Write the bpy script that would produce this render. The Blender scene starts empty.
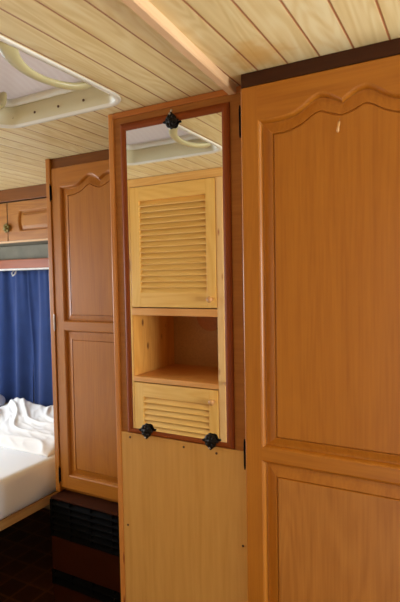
import bpy, bmesh, math, random
from mathutils import Vector, Matrix, noise
random.seed(7)
scene = bpy.context.scene
COL = scene.collection
H = 1.38                       # eye height above the floor; geometry below is given relative to the eye

# ------------------------------------------------------------------ helpers
def world_loc(o):
    v = Vector((0, 0, 0))
    while o:
        v = v + o.location
        o = o.parent
    return v

def obj(name, bm, mats, parent=None, smooth=False, loc=None):
    """link a bmesh (eye-relative coordinates) as one mesh object"""
    if not isinstance(mats, (list, tuple)):
        mats = [mats]
    bmesh.ops.remove_doubles(bm, verts=bm.verts, dist=1e-6)
    bmesh.ops.recalc_face_normals(bm, faces=bm.faces)
    me = bpy.data.meshes.new(name)
    o = bpy.data.objects.new(name, me)
    COL.objects.link(o)
    base = world_loc(parent) if parent else Vector((0, 0, 0))
    if loc is not None:
        wl = Vector((loc[0], loc[1], loc[2] + H))
        o.location = wl - base
    origin = base + o.location
    for v in bm.verts:
        v.co = v.co + Vector((0, 0, H)) - origin
    bm.to_mesh(me)
    bm.free()
    for m in mats:
        me.materials.append(m)
    if smooth:
        for p in me.polygons:
            p.use_smooth = True
    if parent:
        o.parent = parent
    return o

def tag(o, label=None, cat=None, group=None, kind=None):
    if label: o['label'] = label
    if cat: o['category'] = cat
    if group: o['group'] = group
    if kind: o['kind'] = kind
    return o

def thing(name, label, cat, loc, group=None):
    o = bpy.data.objects.new(name, None)
    o.empty_display_size = 0.05
    COL.objects.link(o)
    o.location = (loc[0], loc[1], loc[2] + H)
    return tag(o, label, cat, group)

def dup(o, parent, delta):
    c = o.copy()
    COL.objects.link(c)
    c.parent = parent
    c.location = o.location + Vector(delta)
    for ch in list(o.children):
        d = ch.copy()
        COL.objects.link(d)
        d.parent = c
    return c

def BM():
    return bmesh.new()

def box(bm, x0, x1, y0, y1, z0, z1, bev=0.0, mi=0):
    r = bmesh.ops.create_cube(bm, size=1.0)
    vs = r['verts']
    for v in vs:
        v.co = Vector((x0 if v.co.x < 0 else x1, y0 if v.co.y < 0 else y1, z0 if v.co.z < 0 else z1))
    fs = set(f for v in vs for f in v.link_faces)
    for f in fs: f.material_index = mi
    if bev > 0:
        es = list(set(e for v in vs for e in v.link_edges))
        bmesh.ops.bevel(bm, geom=es, offset=bev, segments=2, affect='EDGES', profile=0.6)

def boxobj(name, b, mat, parent=None, bev=0.0, loc=None):
    bm = BM(); box(bm, *b, bev=bev)
    return obj(name, bm, mat, parent, loc=loc)

def tube(bm, pts, r, n=10, cap=True):
    pts = [Vector(p) for p in pts]
    rad = r if isinstance(r, (list, tuple)) else [r] * len(pts)
    up = Vector((0.13, 0.21, 1)).normalized()
    rings = []
    for i, p in enumerate(pts):
        t = (pts[min(i + 1, len(pts) - 1)] - pts[max(i - 1, 0)]).normalized()
        a = t.cross(up)
        if a.length < 1e-3: a = t.cross(Vector((1, 0, 0)))
        a.normalize(); b = t.cross(a).normalized()
        rings.append([bm.verts.new(p + (a * math.cos(2 * math.pi * k / n) + b * math.sin(2 * math.pi * k / n)) * rad[i]) for k in range(n)])
    for A, B in zip(rings, rings[1:]):
        for k in range(n):
            bm.faces.new((A[k], A[(k + 1) % n], B[(k + 1) % n], B[k]))
    if cap:
        bm.faces.new(rings[0][::-1]); bm.faces.new(rings[-1])

def loops(bm, rings, cap0=True, cap1=True, closed=True):
    """skin a list of rings (lists of xyz)"""
    R = [[bm.verts.new(p) for p in ring] for ring in rings]
    n = len(R[0])
    for A, B in zip(R, R[1:]):
        for k in range(n if closed else n - 1):
            bm.faces.new((A[k], A[(k + 1) % n], B[(k + 1) % n], B[k]))
    if cap0: bm.faces.new(R[0][::-1])
    if cap1: bm.faces.new(R[-1])
    return R

def lathe_y(bm, x, z, prof, n=20):
    """prof: list of (r, y)"""
    rings = [[(x + r * math.cos(2 * math.pi * k / n), y, z + r * math.sin(2 * math.pi * k / n)) for k in range(n)] for r, y in prof]
    loops(bm, rings)

def rrect(cx, cy, hx, hy, r, n=8):
    pts = []
    for (sx, sy, a0) in ((1, 1, 0), (-1, 1, 90), (-1, -1, 180), (1, -1, 270)):
        for k in range(n + 1):
            a = math.radians(a0 + 90 * k / n)
            pts.append((cx + sx * (hx - r) + r * math.cos(a), cy + sy * (hy - r) + r * math.sin(a)))
    return pts

def curve(pts, xs):
    """smooth interpolation of (x, y) points (finite difference hermite)"""
    out = []
    m = []
    for i in range(len(pts)):
        a = pts[max(i - 1, 0)]; b = pts[min(i + 1, len(pts) - 1)]
        m.append((b[1] - a[1]) / (b[0] - a[0]))
    for x in xs:
        i = 0
        while i < len(pts) - 2 and x > pts[i + 1][0]: i += 1
        (x0, y0), (x1, y1) = pts[i], pts[i + 1]
        h = x1 - x0; t = (x - x0) / h
        out.append((2*t**3 - 3*t**2 + 1) * y0 + (t**3 - 2*t**2 + t) * h * m[i] + (-2*t**3 + 3*t**2) * y1 + (t**3 - t**2) * h * m[i + 1])
    return out

# ------------------------------------------------------------------ materials
def srgb(r, g, b):
    f = lambda c: c / 12.92 if c <= 0.04045 else ((c + 0.055) / 1.055) ** 2.4
    return (f(r / 255), f(g / 255), f(b / 255), 1)

class NT:
    def __init__(self, name):
        self.m = bpy.data.materials.new(name)
        self.m.use_nodes = True
        self.t = self.m.node_tree
        self.p = self.t.nodes['Principled BSDF']
    def n(self, typ, **kw):
        nd = self.t.nodes.new(typ)
        for k, v in kw.items():
            if k.startswith('i_'):
                key = k[2:]
                nd.inputs[int(key) if key.isdigit() else key.replace('_', ' ')].default_value = v
            else: setattr(nd, k, v)
        return nd
    def l(self, a, b): self.t.links.new(a, b)
    def ramp(self, src, stops):
        r = self.n('ShaderNodeValToRGB')
        while len(r.color_ramp.elements) < len(stops): r.color_ramp.elements.new(0.5)
        for e, (p, c) in zip(r.color_ramp.elements, stops): e.position = p; e.color = c
        self.l(src, r.inputs[0])
        return r.outputs[0]
    def mix(self, fac, a, b, mode='MIX'):
        x = self.n('ShaderNodeMix', data_type='RGBA', blend_type=mode)
        for s, v in ((x.inputs[0], fac), (x.inputs[6], a), (x.inputs[7], b)):
            if hasattr(v, 'is_output'): self.l(v, s)
            else: s.default_value = v
        return x.outputs[2]
    def math(self, op, a, b=0.0, c=None):
        x = self.n('ShaderNodeMath', operation=op)
        for i, v in enumerate((a, b) if c is None else (a, b, c)):
            if hasattr(v, 'is_output'): self.l(v, x.inputs[i])
            else: x.inputs[i].default_value = v
        return x.outputs[0]

def wood(name, light, dark, axis='z', rough=0.42, coat=0.18, fine=1.0, ring=0.2, knots=None, bump=0.04, seed=0.0, spec=0.4):
    k = NT(name)
    tc = k.n('ShaderNodeTexCoord')
    def mapped(across, along):
        s = [across] * 3
        s['xyz'.index(axis)] = along
        mp = k.n('ShaderNodeMapping')
        mp.inputs['Scale'].default_value = s
        mp.inputs['Location'].default_value = (seed, seed * 1.7, seed * 0.6)
        k.l(tc.outputs['Object'], mp.inputs[0])
        return mp.outputs[0]
    n1 = k.n('ShaderNodeTexNoise', i_Scale=1.0, i_Detail=5.0, i_Roughness=0.6); k.l(mapped(38, 1.6), n1.inputs['Vector'])
    n2 = k.n('ShaderNodeTexNoise', i_Scale=1.0, i_Detail=3.0); k.l(mapped(190 * fine, 7), n2.inputs['Vector'])
    n3 = k.n('ShaderNodeTexNoise', i_Scale=1.0, i_Detail=1.0, i_Distortion=0.6); k.l(mapped(9, 1.0), n3.inputs['Vector'])
    rings = k.math('SINE', k.math('MULTIPLY', n3.outputs[0], 70.0))
    rings = k.math('MULTIPLY_ADD', rings, 0.5 * ring, 0.0)
    a = k.math('ADD', k.math('MULTIPLY', n1.outputs[0], 0.55), k.math('MULTIPLY', n2.outputs[0], 0.45))
    a = k.math('ADD', a, rings)
    mid = tuple((x * 0.55 + y * 0.45) for x, y in zip(light, dark))
    col = k.ramp(a, [(0.25, dark), (0.5, mid), (0.75, light)])
    if knots:
        v = k.n('ShaderNodeTexVoronoi', i_Scale=1.0); k.l(mapped(knots[0], knots[1]), v.inputs['Vector'])
        f = k.ramp(v.outputs['Distance'], [(0.0, (1, 1, 1, 1)), (0.07, (0.9, 0.9, 0.9, 1)), (0.16, (0, 0, 0, 1))])
        col = k.mix(f, col, knots[2])
    k.l(col, k.p.inputs['Base Color'])
    k.p.inputs['Roughness'].default_value = rough
    k.p.inputs['Coat Weight'].default_value = coat
    k.p.inputs['Coat Roughness'].default_value = 0.22
    k.p.inputs['Specular IOR Level'].default_value = spec
    b = k.n('ShaderNodeBump', i_Strength=bump, i_Distance=0.002)
    k.l(a, b.inputs['Height']); k.l(b.outputs[0], k.p.inputs['Normal'])
    return k.m

def plain(name, col, rough=0.5, metal=0.0, noise_amt=0.12, scale=30.0, coat=0.0, bump=0.0, spec=0.5):
    k = NT(name)
    tc = k.n('ShaderNodeTexCoord')
    n = k.n('ShaderNodeTexNoise', i_Scale=scale, i_Detail=4.0); k.l(tc.outputs['Object'], n.inputs['Vector'])
    d = tuple(c * (1 - noise_amt) for c in col[:3]) + (1,)
    l = tuple(min(1, c * (1 + noise_amt)) for c in col[:3]) + (1,)
    k.l(k.ramp(n.outputs[0], [(0.3, d), (0.7, l)]), k.p.inputs['Base Color'])
    k.p.inputs['Roughness'].default_value = rough
    k.p.inputs['Metallic'].default_value = metal
    k.p.inputs['Coat Weight'].default_value = coat
    k.p.inputs['Specular IOR Level'].default_value = spec
    if bump:
        b = k.n('ShaderNodeBump', i_Strength=bump, i_Distance=0.003)
        k.l(n.outputs[0], b.inputs['Height']); k.l(b.outputs[0], k.p.inputs['Normal'])
    return k.m

OAK_L, OAK_D = srgb(187, 117, 30), srgb(160, 92, 13)
M = {}
M['oak_v'] = wood('oak_vertical', OAK_L, OAK_D, 'z', ring=0.07)
M['oak_h'] = wood('oak_horizontal', OAK_L, OAK_D, 'x', ring=0.07, seed=3.1)
M['oak_far_v'] = wood('oak_far_vertical', OAK_L, OAK_D, 'z', ring=0.07, seed=5.3)
M['oak_far_h'] = wood('oak_far_horizontal', OAK_L, OAK_D, 'x', ring=0.07, seed=6.7)
M['oak_lower'] = wood('oak_lower_panel', srgb(192, 128, 54), srgb(160, 96, 32), 'z', ring=0.12, seed=1.7)
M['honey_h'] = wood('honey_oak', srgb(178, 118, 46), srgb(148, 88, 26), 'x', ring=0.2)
M['veneer'] = wood('panel_veneer', srgb(176, 112, 44), srgb(150, 90, 28), 'x', ring=0.1, coat=0.05, rough=0.5)
M['board'] = wood('pale_board', srgb(216, 164, 88), srgb(198, 144, 66), 'z', ring=0.06, fine=0.6, rough=0.5, coat=0.08)
M['strip'] = wood('pine_strip', srgb(214, 144, 68), srgb(188, 114, 44), 'z', ring=0.1, knots=(40, 6, srgb(120, 50, 20)))
M['strip_h'] = wood('pine_strip_top', srgb(194, 118, 50), srgb(164, 90, 32), 'x', ring=0.1, knots=(40, 6, srgb(120, 50, 20)))
M['mahog'] = wood('red_brown_frame', srgb(148, 74, 22), srgb(122, 54, 10), 'z', ring=0.1, rough=0.5, coat=0.02, spec=0.2)
M['mahog_h'] = wood('red_brown_rail', srgb(148, 74, 22), srgb(122, 54, 10), 'x', ring=0.1, rough=0.5, coat=0.02, spec=0.2)
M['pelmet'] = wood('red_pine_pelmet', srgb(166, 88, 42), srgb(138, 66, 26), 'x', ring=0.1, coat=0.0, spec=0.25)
M['darktrim'] = wood('dark_cornice', srgb(74, 36, 12), srgb(54, 25, 7), 'x', ring=0.1, rough=0.5, coat=0.0, spec=0.25)
M['browntrim'] = wood('brown_cornice', srgb(132, 78, 28), srgb(104, 58, 18), 'x', ring=0.1, coat=0.0, spec=0.25)
M['batten'] = wood('pale_batten', srgb(220, 180, 134), srgb(204, 160, 112), 'y', ring=0.1, coat=0.05, rough=0.5)
PINE_L, PINE_D = srgb(243, 192, 102), srgb(228, 167, 74)
KN = srgb(150, 78, 30)
M['pine_v'] = wood('pine_vertical', PINE_L, PINE_D, 'z', ring=0.18, knots=(9, 2.5, KN))
M['pine_h'] = wood('pine_horizontal', PINE_L, PINE_D, 'x', ring=0.18, seed=2.0)
M['pine_rail'] = wood('pine_knotty_rail', srgb(238, 184, 104), srgb(220, 156, 74), 'x', ring=0.18, knots=(16, 5, srgb(140, 66, 26)))
M['post'] = wood('knotty_post', srgb(242, 198, 130), srgb(228, 172, 98), 'z', ring=0.12, knots=(22, 7, srgb(176, 96, 44)))
M['pine_shelf'] = wood('orange_pine_shelf', srgb(230, 164, 88), srgb(210, 138, 62), 'x', ring=0.2)
M['inner'] = wood('knotty_inner_side', srgb(232, 168, 82), srgb(210, 140, 58), 'z', ring=0.2, knots=(14, 7, srgb(110, 52, 18)), seed=0.37)
M['ply'] = plain('niche_back_ply', srgb(200, 164, 108), 0.6, noise_amt=0.1, scale=120)
M['ply_disc'] = plain('disc_ply', srgb(196, 136, 76), 0.5, noise_amt=0.1, scale=60)
M['bedwood'] = wood('bed_board', srgb(214, 172, 112), srgb(186, 140, 82), 'y', ring=0.2, knots=(14, 4, srgb(120, 70, 30)))
M['bedwood_x'] = wood('bed_board_cross', srgb(190, 140, 84), srgb(160, 112, 62), 'x', ring=0.2)
M['heater'] = plain('heater_brown', srgb(60, 26, 7), 0.6, noise_amt=0.1, scale=14, spec=0.08)
M['black'] = plain('black_plastic', srgb(14, 13, 13), 0.8, noise_amt=0.2, spec=0.04)
M['iron'] = plain('black_iron', srgb(26, 22, 20), 0.42, metal=0.6, noise_amt=0.3, scale=180, bump=0.3)
M['steel'] = plain('screw_steel', srgb(190, 185, 175), 0.3, metal=1.0)
M['screw'] = plain('dark_screw', srgb(92, 60, 34), 0.5, metal=0.3)
M['brass'] = plain('aged_brass', srgb(120, 108, 62), 0.45, metal=0.7, noise_amt=0.3, scale=90)
M['cream'] = plain('cream_plastic', srgb(202, 189, 148), 0.4, noise_amt=0.04, scale=9)
M['cream_w'] = plain('white_plastic', srgb(220, 212, 190), 0.4, noise_amt=0.03, scale=9)
M['olive'] = plain('ivory_handle', srgb(186, 172, 122), 0.35, noise_amt=0.06, scale=20)
M['wall'] = plain('wall_panel', srgb(196, 176, 140), 0.7, noise_amt=0.05, scale=6)
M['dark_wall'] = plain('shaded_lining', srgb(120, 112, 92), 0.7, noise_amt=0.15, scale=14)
M['white_tape'] = plain('white_rail', srgb(222, 216, 206), 0.5, noise_amt=0.05)
M['pale_blob'] = plain('pale_glue', srgb(212, 160, 96), 0.4, noise_amt=0.1, scale=200)
M['knobwood'] = wood('turned_knob', srgb(216, 160, 96), srgb(190, 126, 64), 'y', ring=0.2, coat=0.6)

def fabric(name, col, amt, scale, rough=0.9, sheen=0.2, trans=0.0):
    k = NT(name)
    tc = k.n('ShaderNodeTexCoord')
    n = k.n('ShaderNodeTexNoise', i_Scale=scale, i_Detail=5.0); k.l(tc.outputs['Object'], n.inputs['Vector'])
    d = tuple(c * (1 - amt) for c in col[:3]) + (1,)
    k.l(k.ramp(n.outputs[0], [(0.3, d), (0.7, col)]), k.p.inputs['Base Color'])
    k.p.inputs['Roughness'].default_value = rough
    k.p.inputs['Sheen Weight'].default_value = sheen
    w = k.n('ShaderNodeTexNoise', i_Scale=700.0, i_Detail=1.0); k.l(tc.outputs['Object'], w.inputs['Vector'])
    b = k.n('ShaderNodeBump', i_Strength=0.08, i_Distance=0.001)
    k.l(w.outputs[0], b.inputs['Height']); k.l(b.outputs[0], k.p.inputs['Normal'])
    if trans:
        tr = k.n('ShaderNodeBsdfTranslucent'); tr.inputs[0].default_value = col
        ms = k.n('ShaderNodeMixShader', i_0=trans)
        k.l(k.p.outputs[0], ms.inputs[1]); k.l(tr.outputs[0], ms.inputs[2])
        k.l(ms.outputs[0], k.t.nodes['Material Output'].inputs[0])
    return k.m
M['curtain'] = fabric('blue_curtain', srgb(28, 56, 114), 0.15, 20, trans=0.08)
M['sheet'] = fabric('white_sheet', srgb(247, 250, 255), 0.02, 5)
M['duvet'] = fabric('white_cotton', srgb(247, 246, 246), 0.03, 8)
M['pillow'] = fabric('blue_grey_pillow', srgb(190, 196, 214), 0.06, 8)

# mirror glass
k = NT('mirror_silver')
tc = k.n('ShaderNodeTexCoord')
n = k.n('ShaderNodeTexNoise', i_Scale=9.0, i_Detail=3.0); k.l(tc.outputs['Object'], n.inputs['Vector'])
k.l(k.ramp(n.outputs[0], [(0.3, (0.90, 0.90, 0.87, 1)), (0.7, (0.92, 0.92, 0.89, 1))]), k.p.inputs['Base Color'])
k.p.inputs['Metallic'].default_value = 1.0
k.p.inputs['Roughness'].default_value = 0.008
M['mirror'] = k.m

# ceiling: narrow pine boards with reddish seams running along y
k = NT('pine_ceiling_boards')
tc = k.n('ShaderNodeTexCoord')
sp = k.n('ShaderNodeSeparateXYZ'); k.l(tc.outputs['Object'], sp.inputs[0])
u = k.math('DIVIDE', k.math('ADD', sp.outputs[0], 0.151 + 0.0725 * 60), 0.0725)
fr = k.math('FRACT', u); idx = k.math('FLOOR', u)
d = k.math('MINIMUM', fr, k.math('SUBTRACT', 1.0, fr))
wn = k.n('ShaderNodeTexWhiteNoise', noise_dimensions='1D'); k.l(idx, wn.inputs['W'])
cmb = k.n('ShaderNodeCombineXYZ'); k.l(k.math('MULTIPLY', fr, 0.0725), cmb.inputs[0]); k.l(sp.outputs[1], cmb.inputs[1]); k.l(k.math('MULTIPLY', wn.outputs['Value'], 40.0), cmb.inputs[2])
def cmap(sx, sy):
    mp = k.n('ShaderNodeMapping'); mp.inputs['Scale'].default_value = (sx, sy, 1); k.l(cmb.outputs[0], mp.inputs[0]); return mp.outputs[0]
g1 = k.n('ShaderNodeTexNoise', i_Scale=1.0, i_Detail=4.0); k.l(cmap(60, 2.2), g1.inputs['Vector'])
g2 = k.n('ShaderNodeTexNoise', i_Scale=1.0, i_Detail=1.0, i_Distortion=0.5); k.l(cmap(16, 2.0), g2.inputs['Vector'])
rg = k.math('MULTIPLY', k.math('SINE', k.math('MULTIPLY', g2.outputs[0], 60.0)), 0.13)
a = k.math('ADD', k.math('ADD', g1.outputs[0], rg), k.math('MULTIPLY', k.math('SUBTRACT', wn.outputs['Value'], 0.5), 0.25))
col = k.ramp(a, [(0.2, srgb(212, 184, 122)), (0.5, srgb(224, 200, 142)), (0.8, srgb(232, 214, 162))])
# yellow damp stain beside the wardrobe
vs = k.n('ShaderNodeVectorMath', operation='DISTANCE'); k.l(tc.outputs['Object'], vs.inputs[0]); vs.inputs[1].default_value = (-0.415, 1.03, 0.479)
sn = k.n('ShaderNodeTexNoise', i_Scale=22.0, i_Detail=3.0); k.l(tc.outputs['Object'], sn.inputs['Vector'])
sd = k.math('ADD', vs.outputs['Value'], k.math('MULTIPLY', k.math('SUBTRACT', sn.outputs[0], 0.5), 0.12))
sf = k.ramp(sd, [(0.0, (0.75, 0.75, 0.75, 1)), (0.05, (0.5, 0.5, 0.5, 1)), (0.085, (0, 0, 0, 1))])
col = k.mix(sf, col, srgb(205, 152, 66))
seam = k.ramp(d, [(0.0, (1, 1, 1, 1)), (0.018, (0.9, 0.9, 0.9, 1)), (0.042, (0, 0, 0, 1))])
col = k.mix(seam, col, srgb(158, 92, 48))
k.l(col, k.p.inputs['Base Color'])
k.p.inputs['Roughness'].default_value = 0.42
k.p.inputs['Coat Weight'].default_value = 0.1
b = k.n('ShaderNodeBump', i_Strength=0.5, i_Distance=0.002, invert=True); k.l(seam, b.inputs['Height']); k.l(b.outputs[0], k.p.inputs['Normal'])
M['ceiling'] = k.m

# floor: dark brown tile-pattern vinyl
k = NT('brown_tile_vinyl')
tc = k.n('ShaderNodeTexCoord')
br = k.n('ShaderNodeTexBrick', offset=0.0, squash=1.0)
for nm, v in (('Scale', 1.0), ('Mortar Size', 0.006), ('Brick Width', 0.11), ('Row Height', 0.11), ('Bias', -0.2)): br.inputs[nm].default_value = v
br.inputs['Color1'].default_value = srgb(104, 56, 30); br.inputs['Color2'].default_value = srgb(58, 28, 16); br.inputs['Mortar'].default_value = srgb(132, 84, 46)
mp = k.n('ShaderNodeMapping'); mp.inputs['Rotation'].default_value = (0, 0, 0.0); k.l(tc.outputs['Object'], mp.inputs[0]); k.l(mp.outputs[0], br.inputs['Vector'])
n = k.n('ShaderNodeTexNoise', i_Scale=40.0, i_Detail=5.0); k.l(tc.outputs['Object'], n.inputs['Vector'])
k.l(k.mix(0.5, br.outputs[0], k.ramp(n.outputs[0], [(0.3, (0.4, 0.4, 0.4, 1)), (0.7, (1, 1, 1, 1))]), 'MULTIPLY'), k.p.inputs['Base Color'])
k.p.inputs['Roughness'].default_value = 0.4
M['floor'] = k.m

# translucent milky rooflight
k = NT('milky_acrylic')
tc = k.n('ShaderNodeTexCoord')
wv = k.n('ShaderNodeTexWave', i_Scale=14.0, i_Distortion=1.5, bands_direction='X'); k.l(tc.outputs['Object'], wv.inputs['Vector'])
n = k.n('ShaderNodeTexNoise', i_Scale=5.0, i_Detail=3.0); k.l(tc.outputs['Object'], n.inputs['Vector'])
f = k.math('MULTIPLY', wv.outputs['Fac'], n.outputs[0])
c = k.ramp(f, [(0.1, srgb(226, 206, 192)), (0.7, srgb(230, 212, 198))])
k.l(c, k.p.inputs['Base Color']); k.p.inputs['Roughness'].default_value = 0.35
tr = k.n('ShaderNodeBsdfTranslucent'); k.l(c, tr.inputs[0])
ms = k.n('ShaderNodeMixShader', i_0=0.45); k.l(k.p.outputs[0], ms.inputs[1]); k.l(tr.outputs[0], ms.inputs[2])
k.l(ms.outputs[0], k.t.nodes['Material Output'].inputs[0])
M['dome'] = k.m

# ------------------------------------------------------------------ shell
XL, XR, YF, YB, ZC, ZF = -3.05, 1.75, -0.03, 2.12, 0.479, -H
tag(boxobj('floor', (XL - .05, XR + .05, YF - .05, YB + .05, ZF - .05, ZF), M['floor']), kind='structure')

def wall_xz(name, y0, y1, holes):
    """wall along x with rectangular openings (x0,x1,z0,z1)"""
    bm = BM()
    xs = sorted({XL - .05, XR + .05} | {h[0] for h in holes} | {h[1] for h in holes})
    zs = sorted({ZF, ZC + .06} | {h[2] for h in holes} | {h[3] for h in holes})
    for xa, xb in zip(xs, xs[1:]):
        for za, zb in zip(zs, zs[1:]):
            cx, cz = (xa + xb) / 2, (za + zb) / 2
            if any(h[0] < cx < h[1] and h[2] < cz < h[3] for h in holes): continue
            box(bm, xa, xb, y0, y1, za, zb)
    return tag(obj(name, bm, M['wall']), kind='structure')
DOORWAY = (-0.36, 0.42, ZF, 0.30)
WB = (0.25, 1.55, -0.42, 0.20)
WRIGHT = (0.62, 1.60, -0.45, 0.22)
wall_xz('wall_front', YF - .05, YF, [DOORWAY, WRIGHT])
wall_xz('wall_back', YB, YB + .05, [])
def wall_yz(name, x0, x1, h):
    bm = BM()
    for b_ in ((YF, h[0], ZF, ZC + .06), (h[1], YB, ZF, ZC + .06), (h[0], h[1], ZF, h[2]), (h[0], h[1], h[3], ZC + .06)):
        box(bm, x0, x1, *b_)
    return tag(obj(name, bm, M['wall']), kind='structure')
wall_yz('wall_left', XL - .05, XL, WB)
# right end wall with a window opening
WE = (0.55, 1.90, -0.65, 0.22)
wall_yz('wall_right', XR, XR + .05, WE)
def frame_xz(name, h, y):
    bm = BM(); t = .03
    for b_ in ((h[0], h[0] + t, h[2], h[3]), (h[1] - t, h[1], h[2], h[3]), (h[0] + t, h[1] - t, h[2], h[2] + t), (h[0] + t, h[1] - t, h[3] - t, h[3])):
        box(bm, b_[0], b_[1], y - .045, y - .005, b_[2], b_[3], bev=.003)
    return tag(obj(name, bm, M['cream_w']), kind='structure')
frame_xz('window_2', WRIGHT, YF)
frame_xz('door_1', DOORWAY, YF)
def frame_yz(name, h, x):
    bm = BM()
    for b_ in ((h[0], h[0] + .03, h[2], h[3]), (h[1] - .03, h[1], h[2], h[3]), (h[0] + .03, h[1] - .03, h[2], h[2] + .03), (h[0] + .03, h[1] - .03, h[3] - .03, h[3])):
        box(bm, x + .005, x + .045, *b_, bev=.003)
    tag(obj(name, bm, M['cream_w']), kind='structure')
frame_yz('window_3', WE, XR); frame_yz('window_1', WB, XL - .05)

# ceiling slab with the rooflight opening
HX, HY, HW, HD, HR = -1.052, 0.860, 0.232, 0.240, 0.06
hole = rrect(HX, HY, HW, HD, HR)
bm = BM()
from mathutils.geometry import tessellate_polygon
outer = [(XL, YF), (XR, YF), (XR, YB), (XL, YB)]
allp = outer + hole
tris = tessellate_polygon([[Vector((x, y, 0)) for x, y in outer], [Vector((x, y, 0)) for x, y in hole]])
lo = [bm.verts.new((x, y, ZC)) for x, y in allp]; hi = [bm.verts.new((x, y, ZC + .05)) for x, y in allp]
for t in tris:
    bm.faces.new([lo[i] for i in t]); bm.faces.new([hi[i] for i in t][::-1])
def side(r):
    for i in range(len(r)):
        a_, b_ = r[i], r[(i + 1) % len(r)]
        bm.faces.new((lo[a_], lo[b_], hi[b_], hi[a_]))
side([0, 1, 2, 3]); side(list(range(4, len(allp))))
o = obj('ceiling', bm, M['ceiling'], loc=(0, 0, 0))
o.location.z = H; 
tag(o, kind='structure')

# pale batten over the ceiling joint
bm = BM()
def bx_(y): return -0.4945 - 0.0224 * (y - 0.75) / 0.35
w_, h_ = 0.023, 0.021
rings = []
for y in (0.0, 1.158):
    c = bx_(y); rings.append([(c, y, ZC), (c, y, ZC - h_ + .003), (c - .003, y, ZC - h_), (c - w_ + .003, y, ZC - h_), (c - w_, y, ZC - h_ + .003), (c - w_, y, ZC)])
loops(bm, rings)
tag(obj('trim_1', bm, M['batten']), kind='structure')

# ------------------------------------------------------------------ roof hatch
hatch = thing('roof_hatch', 'cream plastic roof hatch with milky dome set in the boarded ceiling', 'roof hatch', (HX, HY, ZC))
bm = BM()
def rr(g, z): return [(x, y, z) for x, y in rrect(HX, HY, HW + g, HD + g, HR + g)]
loops(bm, [rr(-.001, ZC + .002), rr(.011, ZC), rr(.012, ZC - .002), rr(.010, ZC - .0045), rr(.003, ZC - .005), rr(-.004, ZC - .003), rr(-.006, ZC + .004)], False, False)
obj('lip', bm, M['cream_w'], hatch, True)
bm = BM()
loops(bm, [rr(-.002, ZC - .001), rr(-.006, ZC + .002), rr(-.016, ZC + .048), rr(-.012, ZC + .055), rr(.03, ZC + .055), rr(.03, ZC + .051)], False, False)
obj('frame', bm, M['cream'], hatch, True)
bm = BM()
loops(bm, [rr(-.012, ZC + .0525), rr(-.022, ZC + .054), rr(-.026, ZC + .066), rr(-.020, ZC + .074), rr(.02, ZC + .076), rr(.02, ZC + .0525)], False, False)
obj('gutter', bm, M['cream_w'], hatch, True)
bm = BM()
prof = [(.02, .078), (-.022, .079), (-.035, .082), (-.06, .094), (-.10, .106), (-.15, .114), (-.20, .118)]
def rs(g, z):
    s = max(.02, HR + g)
    return [(x, y, z) for x, y in rrect(HX, HY, HW + g, HD + g, s)]
loops(bm, [rs(g, ZC + z) for g, z in prof] , False, True)
dome = obj('dome', bm, M['dome'], hatch, True)
# two grab handles, each a bar bowed down from the dome
def handle(x, sgn, hung=False):
    bm = BM()
    pts = [(x - .010 * sgn, .794, ZC + .085), (x + .002 * sgn, .797, ZC + .058), (x + .003 * sgn, .815, ZC + .036), (x - .003 * sgn, .845, ZC + .021),
           (x - .006 * sgn, .890, ZC + .018), (x - .007 * sgn, .945, ZC + .019), (x - .003 * sgn, .990, ZC + .023), (x + .010 * sgn, 1.025, ZC + .031), (x + .020 * sgn, 1.042, ZC + .046), (x + .021 * sgn, 1.047, ZC + .062), (x + .018 * sgn, 1.048, ZC + .088)]
    if hung:                              # hinged on the rim and hanging just under the ceiling
        pts = [(a_, b_, ZC + c_) for a_, b_, c_ in ((-.820, .714, .016), (-.828, .718, .003), (-.843, .733, -.006), (-.862, .772, -.013), (-.872, .820, -.016), (-.874, .862, -.015), (-.868, .902, -.013), (-.855, .937, -.010), (-.838, .960, -.004), (-.826, .971, .006), (-.819, .973, .018))]
    rings = []
    rad = [(.016, .005), (.016, .006), (.015, .007), (.012, .007), (.010, .006), (.009, .006), (.010, .006), (.011, .007), (.012, .007), (.013, .006), (.014, .005)]
    for i, p in enumerate(pts):
        p = Vector(p); t = (Vector(pts[min(i + 1, len(pts) - 1)]) - Vector(pts[max(i - 1, 0)])).normalized()
        a_ = Vector((.55, .85 if hung and i < 3 else (-.85 if hung and i > 7 else 0), 0)).normalized(); a_ = (a_ - t * a_.dot(t)).normalized(); b_ = t.cross(a_)
        rings.append([tuple(p + a_ * 1.35 * rad[i][0] * math.cos(2 * math.pi * q / 12) + b_ * 1.3 * rad[i][1] * math.sin(2 * math.pi * q / 12)) for q in range(12)])
    loops(bm, rings)
    o = obj('handle', bm, M['olive'], hatch, True)
    s = o.modifiers.new('s', 'SUBSURF'); s.levels = s.render_levels = 1
    return o
handle(-0.908, 1, True); handle(-1.215, -1)
scr = None
for i in range(5):
    x = HX - .19 + .095 * i
    if scr is None:
        bm = BM(); lathe_y(bm, x, ZC + .022, [(.0036, HD + HY - .012), (.004, HD + HY - .0135), (.0015, HD + HY - .0125)], 10)
        scr = obj('screw', bm, M['screw'], hatch, True, loc=(x, HY + HD - .012, ZC + .022)); x_0 = x
    else: dup(scr, hatch, (x - x_0, 0, 0))

# ------------------------------------------------------------------ wardrobe doors
OUT = [(.043, .366), (.086, .3645), (.122, .368), (.145, .378), (.163, .391), (.180, .400), (.193, .4015), (.208, .398), (.222, .390), (.237, .379)]
INN = [(.083, .324), (.115, .326), (.150, .338), (.172, .352), (.190, .358), (.206, .351), (.222, .345), (.237, .342)]
def ups(n=25):
    f = [i / (n - 1) for i in range(n)]
    ox = [.043 + .194 * t for t in f]; ix = [.083 + .154 * t for t in f]
    return list(zip(ox, curve(OUT, ox))), list(zip(ix, curve(INN, ix)))

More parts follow.
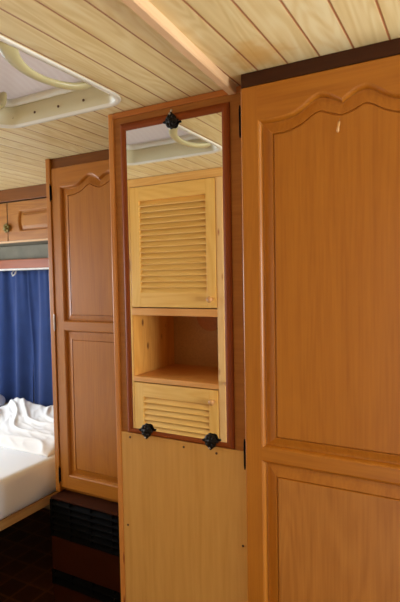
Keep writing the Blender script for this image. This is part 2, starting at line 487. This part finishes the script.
def make_door(parent, X0, W, Y, ZT, ZB, zu, zl, mv, mh, mlow):
    """cathedral-arched door; zu = (outer,inner) bottom of the upper field, zl = ((outer,inner) top, (outer,inner) bottom) of the lower one"""
    s = W / 0.474
    o_, i_ = ups()
    top_o = [(x * s, z) for x, z in o_] + [(W - x * s, z) for x, z in o_[-2::-1]]
    top_i = [(x * s, z) for x, z in i_] + [(W - x * s, z) for x, z in i_[-2::-1]]
    so, si = .043 * s, .083 * s
    up_o = top_o + [(W - so, zu[0]), (so, zu[0])]
    up_i = top_i + [(W - si, zu[1]), (si, zu[1])]
    lw_o = [(so, zl[0][0]), (W - so, zl[0][0]), (W - so, zl[1][0]), (so, zl[1][0])]
    lw_i = [(si, zl[0][1]), (W - si, zl[0][1]), (W - si, zl[1][1]), (si, zl[1][1])]
    bm = BM(); e = .003
    def quad(pts, mi):
        f = bm.faces.new([bm.verts.new((X0 + x, Y, z)) for x, z in pts]); f.material_index = mi
    quad([(e, ZB + e), (so, ZB + e), (so, ZT - e), (e, ZT - e)], 0)
    quad([(W - so, ZB + e), (W - e, ZB + e), (W - e, ZT - e), (W - so, ZT - e)], 0)
    for (xa, za), (xb, zb) in zip(top_o, top_o[1:]): quad([(xa, za), (xb, zb), (xb, ZT - e), (xa, ZT - e)], 1)
    quad([(so, zl[0][0]), (W - so, zl[0][0]), (W - so, zu[0]), (so, zu[0])], 1)
    quad([(so, ZB + e), (W - so, ZB + e), (W - so, zl[1][0]), (so, zl[1][0])], 1)
    def rect(g, d): return [(X0 + g, Y + d, ZB + g), (X0 + W - g, Y + d, ZB + g), (X0 + W - g, Y + d, ZT - g), (X0 + g, Y + d, ZT - g)]
    loops(bm, [rect(e, 0), rect(.0008, .0012), rect(0, .003), rect(0, .019)], False, True)
    RND = [(0, 0), (.04, .0006), (.09, .0020), (.14, .0045), (.18, .0078), (.21, .0108), (.22, .0175)]
    def ring(o, i, t, d): return [(X0 + a[0] + (b[0] - a[0]) * t, Y + d, a[1] + (b[1] - a[1]) * t) for a, b in zip(o, i)]
    for o, i in ((up_o, up_i), (lw_o, lw_i)):
        loops(bm, [ring(o, i, t, d) for t, d in RND], False, False)
    door = obj('door', bm, [mv, mh], parent, loc=(X0, Y, ZB))
    for o, i, mt in ((up_o, up_i, mv), (lw_o, lw_i, mlow)):
        bm = BM(); n_lo = len(o)
        PR = [(.222, .0173), (.222, .0112), (.26, .0116), (.32, .0114), (.45, .0102), (.65, .0076), (.84, .0052), (.88, .0050), (.89, .0090), (.925, .0090), (.97, .0058), (1.0, .0054)]
        R = loops(bm, [ring(o, i, t, d) for t, d in PR], False, False)
        last = R[-1]
        if len(last) > 4:                     # arched: fan the field into vertical strips
            n = len(last) - 2; br_, bl_ = last[-2], last[-1]
            row = [bl_] + [bm.verts.new((last[k_].co.x, last[k_].co.y, bl_.co.z)) for k_ in range(1, n - 1)] + [br_]
            for k_ in range(n - 1): bm.faces.new((last[k_], last[k_ + 1], row[k_ + 1], row[k_]))
        else: bm.faces.new(last).material_index = 1
        obj('door_panel', bm, [mv, mt], door)
    return door

def hinge_at(door, x, y, z, hh=.062, mat='black'):
    bm = BM()
    lathe = [(x, y, z - hh / 2), (x, y, z + hh / 2)]
    tube(bm, [(x, y, z - hh / 2), (x, y, z - hh / 2 + .002), (x, y, z + hh / 2 - .002), (x, y, z + hh / 2)], [.002, .0028, .0028, .002], 10)
    tube(bm, [(x, y, z - hh / 2 - .007), (x, y, z - hh / 2)], [.0015, .0025], 8)
    tube(bm, [(x, y, z + hh / 2), (x, y, z + hh / 2 + .007)], [.0025, .0015], 8)
    box(bm, x, x + .003, y, y + .022, z - hh / 2, z + hh / 2)
    return obj('hinge', bm, M[mat], door, loc=(x, y, z))

# right wardrobe
RW = thing('wardrobe', 'tall oak wardrobe in the foreground with double-arched panelled door and dark cornice', 'wardrobe', (-0.24, 1.6, ZF))
bm = BM()
box(bm, -.483, .02, 1.122, 1.14, ZF + .001, .446)
box(bm, -.483, -.465, 1.14, 2.10, ZF + .001, .446); box(bm, .002, .02, 1.14, 2.10, ZF + .001, .446)
box(bm, -.465, .002, 2.08, 2.10, ZF + .001, .446); box(bm, -.465, .002, 1.14, 2.08, .428, .446)
obj('carcass', bm, M['oak_v'], RW)
boxobj('cornice', (-.484, .02, 1.103, 1.13, .4465, ZC - .0005), M['darktrim'], RW, bev=.0015)
d1 = make_door(RW, -.485, .474, 1.10, .445, -1.27, (-.413, -.381), ((-.442, -.483), (-1.19, -1.155)), M['oak_v'], M['oak_h'], M['oak_lower'])
for z in (.370, -.438, -1.1): hinge_at(d1, -.4890, 1.106, z)
bm = BM()
tube(bm, [(-.2525, 1.0995, .335), (-.253, 1.0975, .328), (-.255, 1.0970, .318), (-.256, 1.0975, .310), (-.256, 1.0995, .307)], [.001, .0026, .0024, .0036, .001], 8)
tag(obj('glue_blob', bm, M['pale_blob'], d1, True), label='small pale drip stuck on the upper door panel')

# left wardrobe
LW = thing('wardrobe', 'oak wardrobe beside the bed, set back above the brown heater', 'wardrobe', (-1.2, 1.8, ZF))
bm = BM()
box(bm, -1.487, -1.4645, 1.455, 1.50, -.8605, .4785, bev=.002)
box(bm, -1.4645, -.96, 1.482, 1.50, -.8605, .44)
box(bm, -1.487, -1.469, 1.50, 2.10, -.8605, .44); box(bm, -.96, -.945, 1.482, 2.10, -.8605, .44)
box(bm, -1.469, -.96, 2.08, 2.10, -.8605, .44); box(bm, -1.469, -.96, 1.50, 2.08, -.8605, -.845); box(bm, -1.469, -.96, 1.50, 2.08, .425, .44)
obj('carcass', bm, M['oak_far_v'], LW)
boxobj('cornice', (-1.464, -.95, 1.466, 1.49, .4405, .4785), M['browntrim'], LW, bev=.0015)
d2 = make_door(LW, -1.463, .480, 1.46, .440, -.842, (-.166, -.136), ((-.196, -.240), (-.790, -.752)), M['oak_far_v'], M['oak_far_h'], M['oak_far_v'])
for z in (.345, -.17, -.79): hinge_at(d2, -1.4655, 1.4555, z, .055, 'black' if z != -.17 else 'steel')

# ------------------------------------------------------------------ partition panel between the wardrobes
PY = 1.17
PN = thing('partition_panel', 'narrow veneer panel between two wardrobes with pale board below its mirror', 'panel', (-.72, PY, ZF))
boxobj('veneer_sheet', (-.918, -.488, PY, PY + .012, -.46, .476), M['veneer'], PN)
boxobj('corner_strip', (-.934, -.917, PY - .006, PY + .02, ZF + .001, .4785), M['strip'], PN, bev=.003)
boxobj('top_strip', (-.9165, -.488, PY - .006, PY, .4625, .4785), M['strip_h'], PN, bev=.002)
boxobj('lower_board', (-.9165, -.488, PY - .004, PY + .012, ZF + .001, -.4545), M['board'], PN, bev=.001)
boxobj('backing', (-.93, -.488, PY + .021, PY + .04, ZF + .001, .4785), M['veneer'], PN)
s0 = None
for x, z in ((-.884, -.468), (-.700, -.470), (-.598, -.472), (-.900, -.737), (-.524, -.708), (-.902, -1.0), (-.527, -1.0)):
    if s0 is None:
        bm = BM(); lathe_y(bm, x, z, [(.0034, PY - .0038), (.0032, PY - .0052), (.0012, PY - .0046)], 10)
        s0 = obj('screw', bm, M['screw'], PN, True, loc=(x, PY - .004, z)); s0x, s0z = x, z
    else: dup(s0, PN, (x - s0x, 0, z - s0z))

# wall mirror
MR = thing('wall_mirror', 'tall mirror in red-brown frame with three ornate black clips', 'mirror', (-.72, PY, -.44))
MX0, MX1, MZ0, MZ1 = -.8715, -.5655, -.4385, .4225
boxobj('mirror_glass', (MX0 - .004, MX1 + .004, PY - .0045, PY - .0005, MZ0 - .004, MZ1 + .004), M['mirror'], MR)
bm = BM()
wl, wr, wt, wb = .0195, .021, .022, .0145
def fr(t, d):
    return [(MX0 - wl * t, PY - d, MZ0 - wb * t), (MX1 + wr * t, PY - d, MZ0 - wb * t), (MX1 + wr * t, PY - d, MZ1 + wt * t), (MX0 - wl * t, PY - d, MZ1 + wt * t)]
R = loops(bm, [fr(0, .0047), fr(0, .006), fr(.1, .008), fr(.35, .0098), (fr(.6, .0098)), fr(.8, .0082), fr(.95, .0055), fr(1, .004), fr(1, .0003)], False, False)
bm.faces.ensure_lookup_table()
for f in bm.faces:
    f.material_index = 0 if abs(f.edges[0].verts[0].co.x - f.edges[0].verts[1].co.x) < .02 and max(v.co.z for v in f.verts) - min(v.co.z for v in f.verts) > .3 else 1
obj('mirror_frame', bm, [M['mahog'], M['mahog_h']], MR)
def clip(x, z, flip):
    bm = BM()
    half = [(a_ * .95, b_ * .95) for a_, b_ in [(0, .019), (.007, .0205), (.013, .018), (.0165, .012), (.019, .0075), (.025, .0055), (.0265, .002), (.0235, -.001), (.0185, -.0015), (.0175, -.007), (.0145, -.012), (.0085, -.017), (.004, -.022), (0, -.0245)]]
    out = half + [(-a_, b_) for a_, b_ in half[-2:0:-1]]
    def ring(s, d): return [(x + a_ * s, PY - d, z + b_ * s * flip) for a_, b_ in out]
    loops(bm, [ring(.97, .0099), ring(1, .011), ring(.97, .0125), ring(.82, .0135), ring(.72, .0125), ring(.6, .0145), ring(.35, .0165)], True, True)
    for px, pz, r in ((0, .002, .0075), (-.009, .009, .005), (.009, .009, .005), (-.0075, -.008, .0048), (.0075, -.008, .0048), (0, -.0155, .004), (0, .0125, .0042), (.0215, .003, .003), (-.0215, .003, .003)):
        rg_ = bmesh.ops.create_uvsphere(bm, u_segments=10, v_segments=6, radius=1)
        for v in rg_['verts']:
            v.co = Vector((x + px + v.co.x * r, PY - .0135 + v.co.y * r * .8, z + (pz + v.co.z * r) * flip))
    c = obj('clip', bm, M['iron'], MR, True, loc=(x, PY - .01, z))
    bm = BM(); lathe_y(bm, x, z + (-.0165) * flip, [(.0028, PY - .0165), (.0026, PY - .0180), (.001, PY - .0174)], 10)
    obj('screw', bm, M['steel'], c, True)
    return c
clip(-.7155, .4245, -1); clip(-.8205, -.440, 1); clip(-.612, -.440, 1)
bm = BM(); lathe_y(bm, -.720, .4545, [(.0036, PY - .0002), (.0034, PY - .0022), (.001, PY - .0016)], 10)
obj('screw', bm, M['steel'], MR, True)

# ------------------------------------------------------------------ heater under the left wardrobe
HT = thing('gas_heater', 'dark brown heater with black louvre grilles under the left wardrobe', 'heater', (-1.3, 1.45, ZF))
bm = BM()
HX0, HX1, HYF = -1.468, -.950, 1.405
box(bm, HX0, HX1, HYF + .012, HYF + .03, ZF + .001, -.868, bev=.003)
box(bm, HX0, HX1, HYF, 1.85, -.868, -.862, bev=.002)
box(bm, HX0, HX0 + .012, HYF + .03, 1.85, ZF + .001, -.868)
box(bm, HX0, HX1, HYF, HYF + .012, -1.155, -1.020, bev=.003)
box(bm, HX0, HX1, HYF, HYF + .012, ZF + .001, -1.215, bev=.003)
obj('casing', bm, M['heater'], HT)
def grille(z1, z0, n):
    bm = BM()
    box(bm, HX0, HX0 + .012, HYF - .004, HYF + .012, z0, z1, bev=.001); box(bm, HX1 - .012, HX1, HYF - .004, HYF + .012, z0, z1, bev=.001)
    p = (z1 - z0) / n
    for i in range(n):
        zc_ = z1 - p * (i + .5)
        ring_ = [(HYF - .006, zc_ - p * .32), (HYF - .0055, zc_ - p * .18), (HYF + .010, zc_ + p * .40), (HYF + .011, zc_ + p * .28)]
        loops(bm, [[(HX0 + .012, y, z) for y, z in ring_], [(HX1 - .012, y, z) for y, z in ring_]])
    for q in range(1, 5):
        xx = HX0 + (HX1 - HX0) * q / 5
        box(bm, xx - .003, xx + .003, HYF - .003, HYF + .012, z0, z1)
    obj('grille', bm, M['black'], HT)
grille(-.869, -1.018, 6); grille(-1.157, -1.213, 2)

# ------------------------------------------------------------------ bed
BX = -1.61
BD = thing('bed', 'pale pine bed frame under the white mattress', 'bed', (-2.3, 1.0, ZF))
boxobj('side_rail', (BX - .012, BX + .008, YF + .01, 1.995, -.972, -.936), M['bedwood'], BD, bev=.002)
boxobj('slat_deck', (XL + .01, BX - .012, YF + .01, 2.05, -.958, -.938), M['bedwood_x'], BD)
boxobj('support_rail', (XL + .01, BX - .02, 1.71, 1.735, -1.045, -1.005), M['bedwood_x'], BD, bev=.002)
lg = boxobj('leg', (-1.80, -1.76, .30, .34, ZF + .001, -.959), M['bedwood'], BD, loc=(-1.78, .32, ZF))
dup(lg, BD, (0, 1.55, 0)); dup(lg, BD, (-1.1, 0, 0)); dup(lg, BD, (-1.1, 1.55, 0))
for i, (a_, b_) in enumerate(((.335, .36), (1.68, 1.71))): pass

# mattress with fitted sheet (rounded outline, softly puckered side)
bm = BM()
x0, x1, y0, y1 = XL + .012, BX + .012, YF + .015, 2.03
def outline(g):
    pts = []
    R_ = .16
    x1g, y1g = x1 - g, y1 - g
    n = 60
    ys = [y0 + g + (y1g - R_ - y0 - g) * i / n for i in range(n + 1)]
    pts += [(x1g, y, i) for i, y in enumerate(ys)]
    for i in range(1, 15):
        a_ = math.radians(90 * i / 14); pts.append((x1g - R_ + R_ * math.cos(a_), y1g - R_ + R_ * math.sin(a_), 100 + i))
    pts += [(x0 + g, y1g, 200), (x0 + g, y0 + g, 201)]
    return pts
def mring(g, z, puck):
    r = []
    for x, y, i in outline(g):
        w = noise.noise(Vector((x * 5, y * 9, z * 14))) * .006 * puck if i < 200 else 0
        r.append((x + w, y, z + w * .4))
    return r
zt, zb = -.776, -.934
loops(bm, [mring(.03, zb, 0), mring(.008, zb + .004, .6), mring(.0, zb + .02, 1), mring(-.002, zb + .06, 1.3), mring(-.002, zb + .10, 1.2), mring(.0, zt - .025, 1), mring(.005, zt - .010, .6), mring(.016, zt - .002, .3), mring(.035, zt, 0)])
tag(obj('mattress', bm, M['sheet'], None, True, loc=(-2.3, 1.0, zb)), 'thick mattress in a smooth white fitted sheet on the pale bed frame', 'mattress')

# crumpled white duvet heaped under the blue curtain
def heap(name, xa, xb, ya, yb, h, wr, mat, seedv, label, cat, nx=110, ny=90, edge=.06, rot=0.0, zbase=-.775):
    bm = BM()
    cx, cy = (xa + xb) / 2, (ya + yb) / 2
    top = []; 
    for j in range(ny + 1):
        row = []
        for i in range(nx + 1):
            u_, v_ = i / nx, j / ny
            x = xa + (xb - xa) * u_; y = ya + (yb - ya) * v_
            wob = .035 * noise.noise(Vector((x * 3 + seedv, y * 3, 1.0)))
            du = min(u_, 1 - u_) * (xb - xa) + wob * min(1, min(u_, 1 - u_) * 10); dv = min(v_, 1 - v_) * (yb - ya) + wob * min(1, min(v_, 1 - v_) * 10)
            e_ = max(0, min(1, du / edge)) ; f_ = max(0, min(1, dv / edge))
            env = math.sqrt(max(0, 1 - (1 - e_) ** 2)) * math.sqrt(max(0, 1 - (1 - f_) ** 2))
            a_ = noise.noise(Vector((x * 2.2 + seedv, y * 2.2, 3.3)))
            q = (x * .55 + y * 1.0)
            warp = noise.noise(Vector((x * 2.5, y * 2.5, seedv))) * .7
            ridge = 1 - abs(noise.noise(Vector(((x * 1.0 - y * .55) * 3.0 + warp, (x * .55 + y) * 11.0 + warp * 4, seedv + 5))))
            fine = 1 - abs(noise.noise(Vector(((x - y * .2) * 9, (x * .6 + y) * 26 + warp * 6, seedv + 9))))
            z = env * (h * (.15 + .80 * v_) * (1 + .18 * a_) + wr * (.5 + .5 * v_) * ((ridge ** 5 - .4) + .35 * (fine ** 3 - .4)))
            row.append(bm.verts.new((x, y, zbase + max(z, 0.0015 if env > 0 else 0.0))))
        top.append(row)
    for j in range(ny):
        for i in range(nx):
            bm.faces.new((top[j][i], top[j][i + 1], top[j + 1][i + 1], top[j + 1][i]))
    b_ = [bm.verts.new((x, y, zbase)) for x, y in ((xa, ya), (xb, ya), (xb, yb), (xa, yb))]
    rim = [top[0][i] for i in range(nx + 1)] + [top[j][nx] for j in range(1, ny + 1)] + [top[ny][i] for i in range(nx - 1, -1, -1)] + [top[j][0] for j in range(ny - 1, 0, -1)]
    bm.faces.new(rim[::-1])
    for v in b_: bm.verts.remove(v)
    return tag(obj(name, bm, mat, None, True, loc=(cx, cy, zbase)), label, cat)
heap('duvet', -2.34, -1.628, 1.55, 2.00, .115, .020, M['duvet'], 2.4, 'crumpled white duvet heaped on the mattress below the blue curtain', 'duvet')
bm = BM()
def pil(cx, cy, cz, ax, ay, az):
    r = bmesh.ops.create_uvsphere(bm, u_segments=40, v_segments=20, radius=1)
    for v in r['verts']:
        p = v.co.copy()
        sx = math.copysign(abs(p.x) ** .55, p.x); sy = math.copysign(abs(p.y) ** .55, p.y)
        w = noise.noise(Vector((p.x * 4, p.y * 4, p.z * 3 + 4))) * .08
        v.co = Vector((cx + ax * sx, cy + ay * sy, cz + az * (p.z + w)))
pil(-2.545, 1.80, -.702, .19, .20, .062)
tag(obj('pillow', bm, M['pillow'], None, True, loc=(-2.545, 1.80, -.775)), 'blue-grey pillow left of the crumpled white duvet', 'pillow')

# ------------------------------------------------------------------ overhead locker, pelmet, curtains
OY = 1.82
OC = thing('overhead_cabinet', 'small oak overhead locker above the blue curtain', 'cabinet', (-2.3, OY, .2))
bm = BM()
box(bm, -2.80, -1.489, OY + .02, 2.115, .208, .222); box(bm, -2.80, -1.489, OY + .02, 2.115, .40, .415); box(bm, -2.80, -2.785, OY + .02, 2.115, .222, .40); box(bm, -1.505, -1.489, OY + .02, 2.115, .222, .40)
box(bm, -2.153, -2.130, OY + .004, OY + .04, .21, .41)
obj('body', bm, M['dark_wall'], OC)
boxobj('fascia', (-2.80, -1.489, OY - .004, OY + .03, .4155, .4785), M['browntrim'], OC, bev=.002)
boxobj('lit_edge_strip', (-2.80, -1.489, OY - .002, OY + .0195, .200, .2085), M['batten'], OC)  # pale strip paints in the bed light caught on the doors' lower edge
def locker_door(xa, xb):
    za, zb = .210, .408
    pts_o = []; bow = .012
    def outline(g, x_a, x_b, z_a, z_b):
        r = []
        n = 10
        for i in range(n + 1):
            t = i / n; r.append((x_a + g + bow * 4 * t * (1 - t) * -1 * (1 if i not in (0, n) else 0), z_a + g + (z_b - z_a - 2 * g) * t))
        for i in range(n + 1):
            t = i / n; r.append((x_b - g + bow * 4 * t * (1 - t) * (1 if i not in (0, n) else 0), z_b - g - (z_b - z_a - 2 * g) * t))
        return r
    bm = BM()
    o1 = outline(0, xa + .085, xb - .085, za + .046, zb - .044)
    n = len(o1); 
    tri = tessellate_polygon([[Vector((xa, za, 0)), Vector((xb, za, 0)), Vector((xb, zb, 0)), Vector((xa, zb, 0))], [Vector((x, z, 0)) for x, z in o1]])
    vs = [bm.verts.new((x, OY, z)) for x, z in [(xa, za), (xb, za), (xb, zb), (xa, zb)] + o1]
    for t in tri: bm.faces.new([vs[i] for i in t])
    loops(bm, [[(xa, OY, za), (xb, OY, za), (xb, OY, zb), (xa, OY, zb)], [(xa, OY + .018, za), (xb, OY + .018, za), (xb, OY + .018, zb), (xa, OY + .018, zb)]], False, True)
    def rg(g, d): return [(x, OY + d, z) for x, z in outline(g, xa + .085, xb - .085, za + .046, zb - .044)]
    loops(bm, [rg(0, 0), rg(.004, .003), rg(.008, .011), rg(.010, .012)], False, False)
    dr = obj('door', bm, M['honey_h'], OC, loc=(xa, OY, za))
    bm = BM()
    loops(bm, [rg(.008, .015), rg(.008, .011), rg(.011, .011), rg(.026, .003), rg(.028, .001)], False, True)
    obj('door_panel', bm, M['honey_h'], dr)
    return dr
dr1 = locker_door(-2.140, -1.56); dr2 = locker_door(-2.735, -2.148)
bm = BM()
kx, kz = -2.142, .277
for q in range(6):
    a_ = math.radians(60 * q + 15)
    r = bmesh.ops.create_uvsphere(bm, u_segments=10, v_segments=6, radius=1)
    for v in r['verts']: v.co = Vector((kx + .016 * math.cos(a_) + v.co.x * .009, OY - .012 + v.co.y * .006, kz + .016 * math.sin(a_) + v.co.z * .009))
lathe_y(bm, kx, kz, [(.010, OY + .003), (.008, OY - .010), (.012, OY - .014), (.010, OY - .022), (.003, OY - .025)], 14)
tag(obj('knob', bm, M['brass'], dr1, True), label='flower-shaped aged brass knob')

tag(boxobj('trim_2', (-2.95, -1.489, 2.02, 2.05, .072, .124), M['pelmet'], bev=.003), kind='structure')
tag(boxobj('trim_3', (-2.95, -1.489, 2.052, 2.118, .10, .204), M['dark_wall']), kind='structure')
CR = boxobj('curtain_rail', (-2.95, -1.478, 2.026, 2.044, .062, .0715), M['white_tape'], bev=.001)
tag(CR, 'thin white curtain rail under the reddish wooden pelmet', 'curtain rail')
def curtain(xa, xb, ph, label):
    bm = BM(); nx, nz = 120, 24
    zt_, zb_ = .061, -.75
    fr_, bk_ = [], []
    for j in range(nz + 1):
        v_ = j / nz; z = zt_ + (zb_ - zt_) * v_
        rf, rb = [], []
        for i in range(nx + 1):
            u_ = i / nx; x = xa + (xb - xa) * u_
            amp = .010 + .012 * min(1, v_ * 2)
            y = 2.074 + 1.35 * amp * math.sin(x * 36 + ph + .9 * math.sin(v_ * 2.0 + x * 3)) * (.65 + .35 * math.sin(x * 13 + ph)) + .004 * math.sin(x * 110 + ph) * (1 - v_) ** 2
            xx = x + .012 * math.sin(v_ * 3 + x * 8)* v_
            rf.append(bm.verts.new((xx, y - .0012, z))); rb.append(bm.verts.new((xx, y + .0012, z)))
        fr_.append(rf); bk_.append(rb)
    for j in range(nz):
        for i in range(nx):
            bm.faces.new((fr_[j][i], fr_[j][i + 1], fr_[j + 1][i + 1], fr_[j + 1][i]))
            bm.faces.new((bk_[j][i], bk_[j + 1][i], bk_[j + 1][i + 1], bk_[j][i + 1]))
    for i in range(nx):
        bm.faces.new((fr_[0][i], bk_[0][i], bk_[0][i + 1], fr_[0][i + 1])); bm.faces.new((fr_[nz][i], fr_[nz][i + 1], bk_[nz][i + 1], bk_[nz][i]))
    for j in range(nz):
        bm.faces.new((fr_[j][0], fr_[j + 1][0], bk_[j + 1][0], bk_[j][0])); bm.faces.new((fr_[j][nx], bk_[j][nx], bk_[j + 1][nx], fr_[j + 1][nx]))
    return tag(obj('curtain', bm, M['curtain'], None, True), label, 'curtain', 'blue curtains over the bed')
curtain(-2.285, -1.50, .4, 'plain blue curtain hanging next to the left wardrobe')
c2 = curtain(-2.93, -2.290, 1.9, 'blue curtain at the far left, with small hook showing at its top')
bm = BM()
tube(bm, [(-2.355, 2.030, .060), (-2.362, 2.022, .045), (-2.350, 2.018, .028), (-2.335, 2.022, .040), (-2.330, 2.028, .058)], .0035, 8)
obj('hook', bm, M['white_tape'], c2, True)

# ------------------------------------------------------------------ pine louvre cabinet on the opposite side (seen in the mirror)
CY = 0.368
LC = thing('louvre_cabinet', 'pine cabinet with louvred doors and open niche, reflected in the mirror', 'cabinet', (-1.2, .19, ZF))
boxobj('side_panel', (-1.476, -1.4585, -.02, CY, ZF + .001, .478), M['pine_v'], LC)
boxobj('side_panel', (-.9535, -.938, -.02, CY - .004, ZF + .001, .478), M['pine_v'], LC)
boxobj('post', (-.9905, -.9575, CY - .03, CY, ZF + .001, .4385), M['post'], LC, bev=.002)
boxobj('top_rail', (-1.458, -.9545, CY - .03, CY, .4395, .478), M['pine_rail'], LC, bev=.002)
boxobj('inner_side', (-1.458, -1.4535, -.01, CY - .002, -.478, -.178), M['inner'], LC)
boxobj('shelf', (-1.458, -.991, -.012, CY + .001, -.177, -.1425), M['pine_shelf'], LC, bev=.002)
boxobj('shelf', (-1.458, -.991, -.012, CY + .001, -.503, -.479), M['pine_shelf'], LC, bev=.002)
boxobj('back_panel', (-1.458, -.9545, -.022, -.013, ZF + .001, .43), M['ply'], LC)
boxobj('inner_side', (-.9895, -.9545, -.01, CY - .031, -.478, -.178), M['pine_v'], LC)
bm = BM(); lathe_y(bm, -1.225, -.205, [(.083, -.0125), (.083, -.009), (.080, -.007)], 36)
bmesh.ops.bisect_plane(bm, geom=list(bm.verts) + list(bm.edges) + list(bm.faces), plane_co=(0, 0, -.178), plane_no=(0, 0, 1), clear_outer=True)
bmesh.ops.holes_fill(bm, edges=[e_ for e_ in bm.edges if e_.is_boundary])
obj('round_cover', bm, M['ply_disc'], LC)
def louvre_door(za, zb, l_a, l_b, kz):
    xa, xb = -1.4535, -.9935
    lx0, lx1 = -1.401, -1.040
    bm = BM(); y0_, y1_ = CY - .018, CY + .003
    box(bm, xa, lx0, y0_, y1_, za, zb, bev=.0015, mi=0); box(bm, lx1, xb, y0_, y1_, za, zb, bev=.0015, mi=0)
    box(bm, lx0, lx1, y0_, y1_ - .0006, zb - (zb - l_b), zb, mi=1) if False else None
    box(bm, lx0, lx1, y0_, y1_ - .0004, l_b, zb - .0002, mi=1); box(bm, lx0, lx1, y0_, y1_ - .0004, za + .0002, l_a, mi=1)
    dr = obj('louvre_door', bm, [M['pine_v'], M['pine_h']], LC, loc=(xa, CY, za))
    bm = BM()
    n = round((l_b - l_a) / .0275); p = (l_b - l_a) / n
    for i in range(n):
        zc_ = l_a + p * (i + .5)
        # each blade leans out at its lower edge
        sec = [(CY + .0015, zc_ - p * .56), (CY + .0030, zc_ - p * .46), (CY - .0120, zc_ + p * .60), (CY - .0150, zc_ + p * .52)]
        loops(bm, [[(lx0, y, z) for y, z in sec], [(lx1, y, z) for y, z in sec]])
    obj('louvre_slats', bm, M['pine_h'], dr)
    bm = BM(); lathe_y(bm, -1.014, kz, [(.007, CY + .003), (.006, CY + .012), (.0065, CY + .016), (.012, CY + .022), (.0145, CY + .029), (.012, CY + .036), (.005, CY + .040)], 18)
    obj('knob', bm, M['knobwood'], dr, True)
bm = BM(); lathe_y(bm, -.9455, -.47, [(.005, CY - .004), (.006, CY + .004), (.009, CY + .010), (.008, CY + .018), (.003, CY + .021)], 14)
obj('knob', bm, M['knobwood'], LC, True)
louvre_door(-.137, .4365, -.070, .370, -.098)
louvre_door(-.86, -.508, -.800, -.574, -.557)
boxobj('plinth', (-1.458, -.991, CY - .03, CY - .012, ZF + .001, -.865), M['pine_h'], LC)

# ------------------------------------------------------------------ light
def area(name, loc, rot, sx, sy, power, col=(1, 1, 1)):
    l = bpy.data.lights.new(name, 'AREA'); l.shape = 'RECTANGLE'; l.size = sx; l.size_y = sy; l.energy = power; l.color = col
    o = bpy.data.objects.new(name, l); COL.objects.link(o)
    o.location = (loc[0], loc[1], loc[2] + H); o.rotation_euler = rot
    return o
R90 = math.pi / 2
def win_light(name, h, power, col, tilt=0):
    return area(name, ((h[0] + h[1]) / 2, YF - .06, (h[2] + h[3]) / 2), (R90 + math.radians(tilt), 0, 0), h[1] - h[0], h[3] - h[2], power, col)
win_light('daylight_doorway', DOORWAY, .8, (.92, .96, 1.0), 22)
win_light('daylight_right_window', WRIGHT, 2.0, (.92, .96, 1.0), 20)
area('daylight_end_window', (XR + .06, (WE[0] + WE[1]) / 2, (WE[2] + WE[3]) / 2), (0, R90, 0), WE[3] - WE[2], WE[1] - WE[0], 110, (.82, .91, 1.0))
area('daylight_bed_window', (XL - .06, (WB[0] + WB[1]) / 2, (WB[2] + WB[3]) / 2), (0, -R90 + math.radians(32), 0), WB[3] - WB[2], WB[1] - WB[0], 44, (.76, .88, 1.0))
area('daylight_rooflight', (HX, HY, ZC + .2), (0, 0, 0), .5, .5, .40, (1.0, .97, .95))
w = bpy.data.worlds.new('sky'); scene.world = w; w.use_nodes = True
bg = w.node_tree.nodes['Background']; bg.inputs[0].default_value = (.80, .88, 1.0, 1); bg.inputs[1].default_value = 0.6

# ------------------------------------------------------------------ camera
F, yaw, pitch, roll = 496.25, -.50190, -.047483, -.018453
fwd = Vector((math.sin(yaw) * math.cos(pitch), math.cos(yaw) * math.cos(pitch), math.sin(pitch)))
r0 = Vector((math.cos(yaw), -math.sin(yaw), 0)); u0 = r0.cross(fwd)
rt = r0 * math.cos(roll) + u0 * math.sin(roll); up = -r0 * math.sin(roll) + u0 * math.cos(roll)
cam = bpy.data.cameras.new('camera'); co = bpy.data.objects.new('camera', cam); COL.objects.link(co)
mat = Matrix((rt, up, -fwd)).transposed().to_4x4(); mat.translation = (0, 0, H)
co.matrix_world = mat
cam.sensor_fit = 'VERTICAL'; cam.sensor_height = 23.6; cam.sensor_width = 15.7
cam.lens = F * 23.6 / 602
cam.clip_start = 0.02
cam.dof.use_dof = True; cam.dof.focus_distance = 1.35; cam.dof.aperture_fstop = 3.5
scene.camera = co
vs_ = scene.view_settings
vs_.view_transform = 'Standard'; vs_.look = 'None'; vs_.exposure = -0.08; vs_.gamma = 1.0; vs_.use_curve_mapping = False
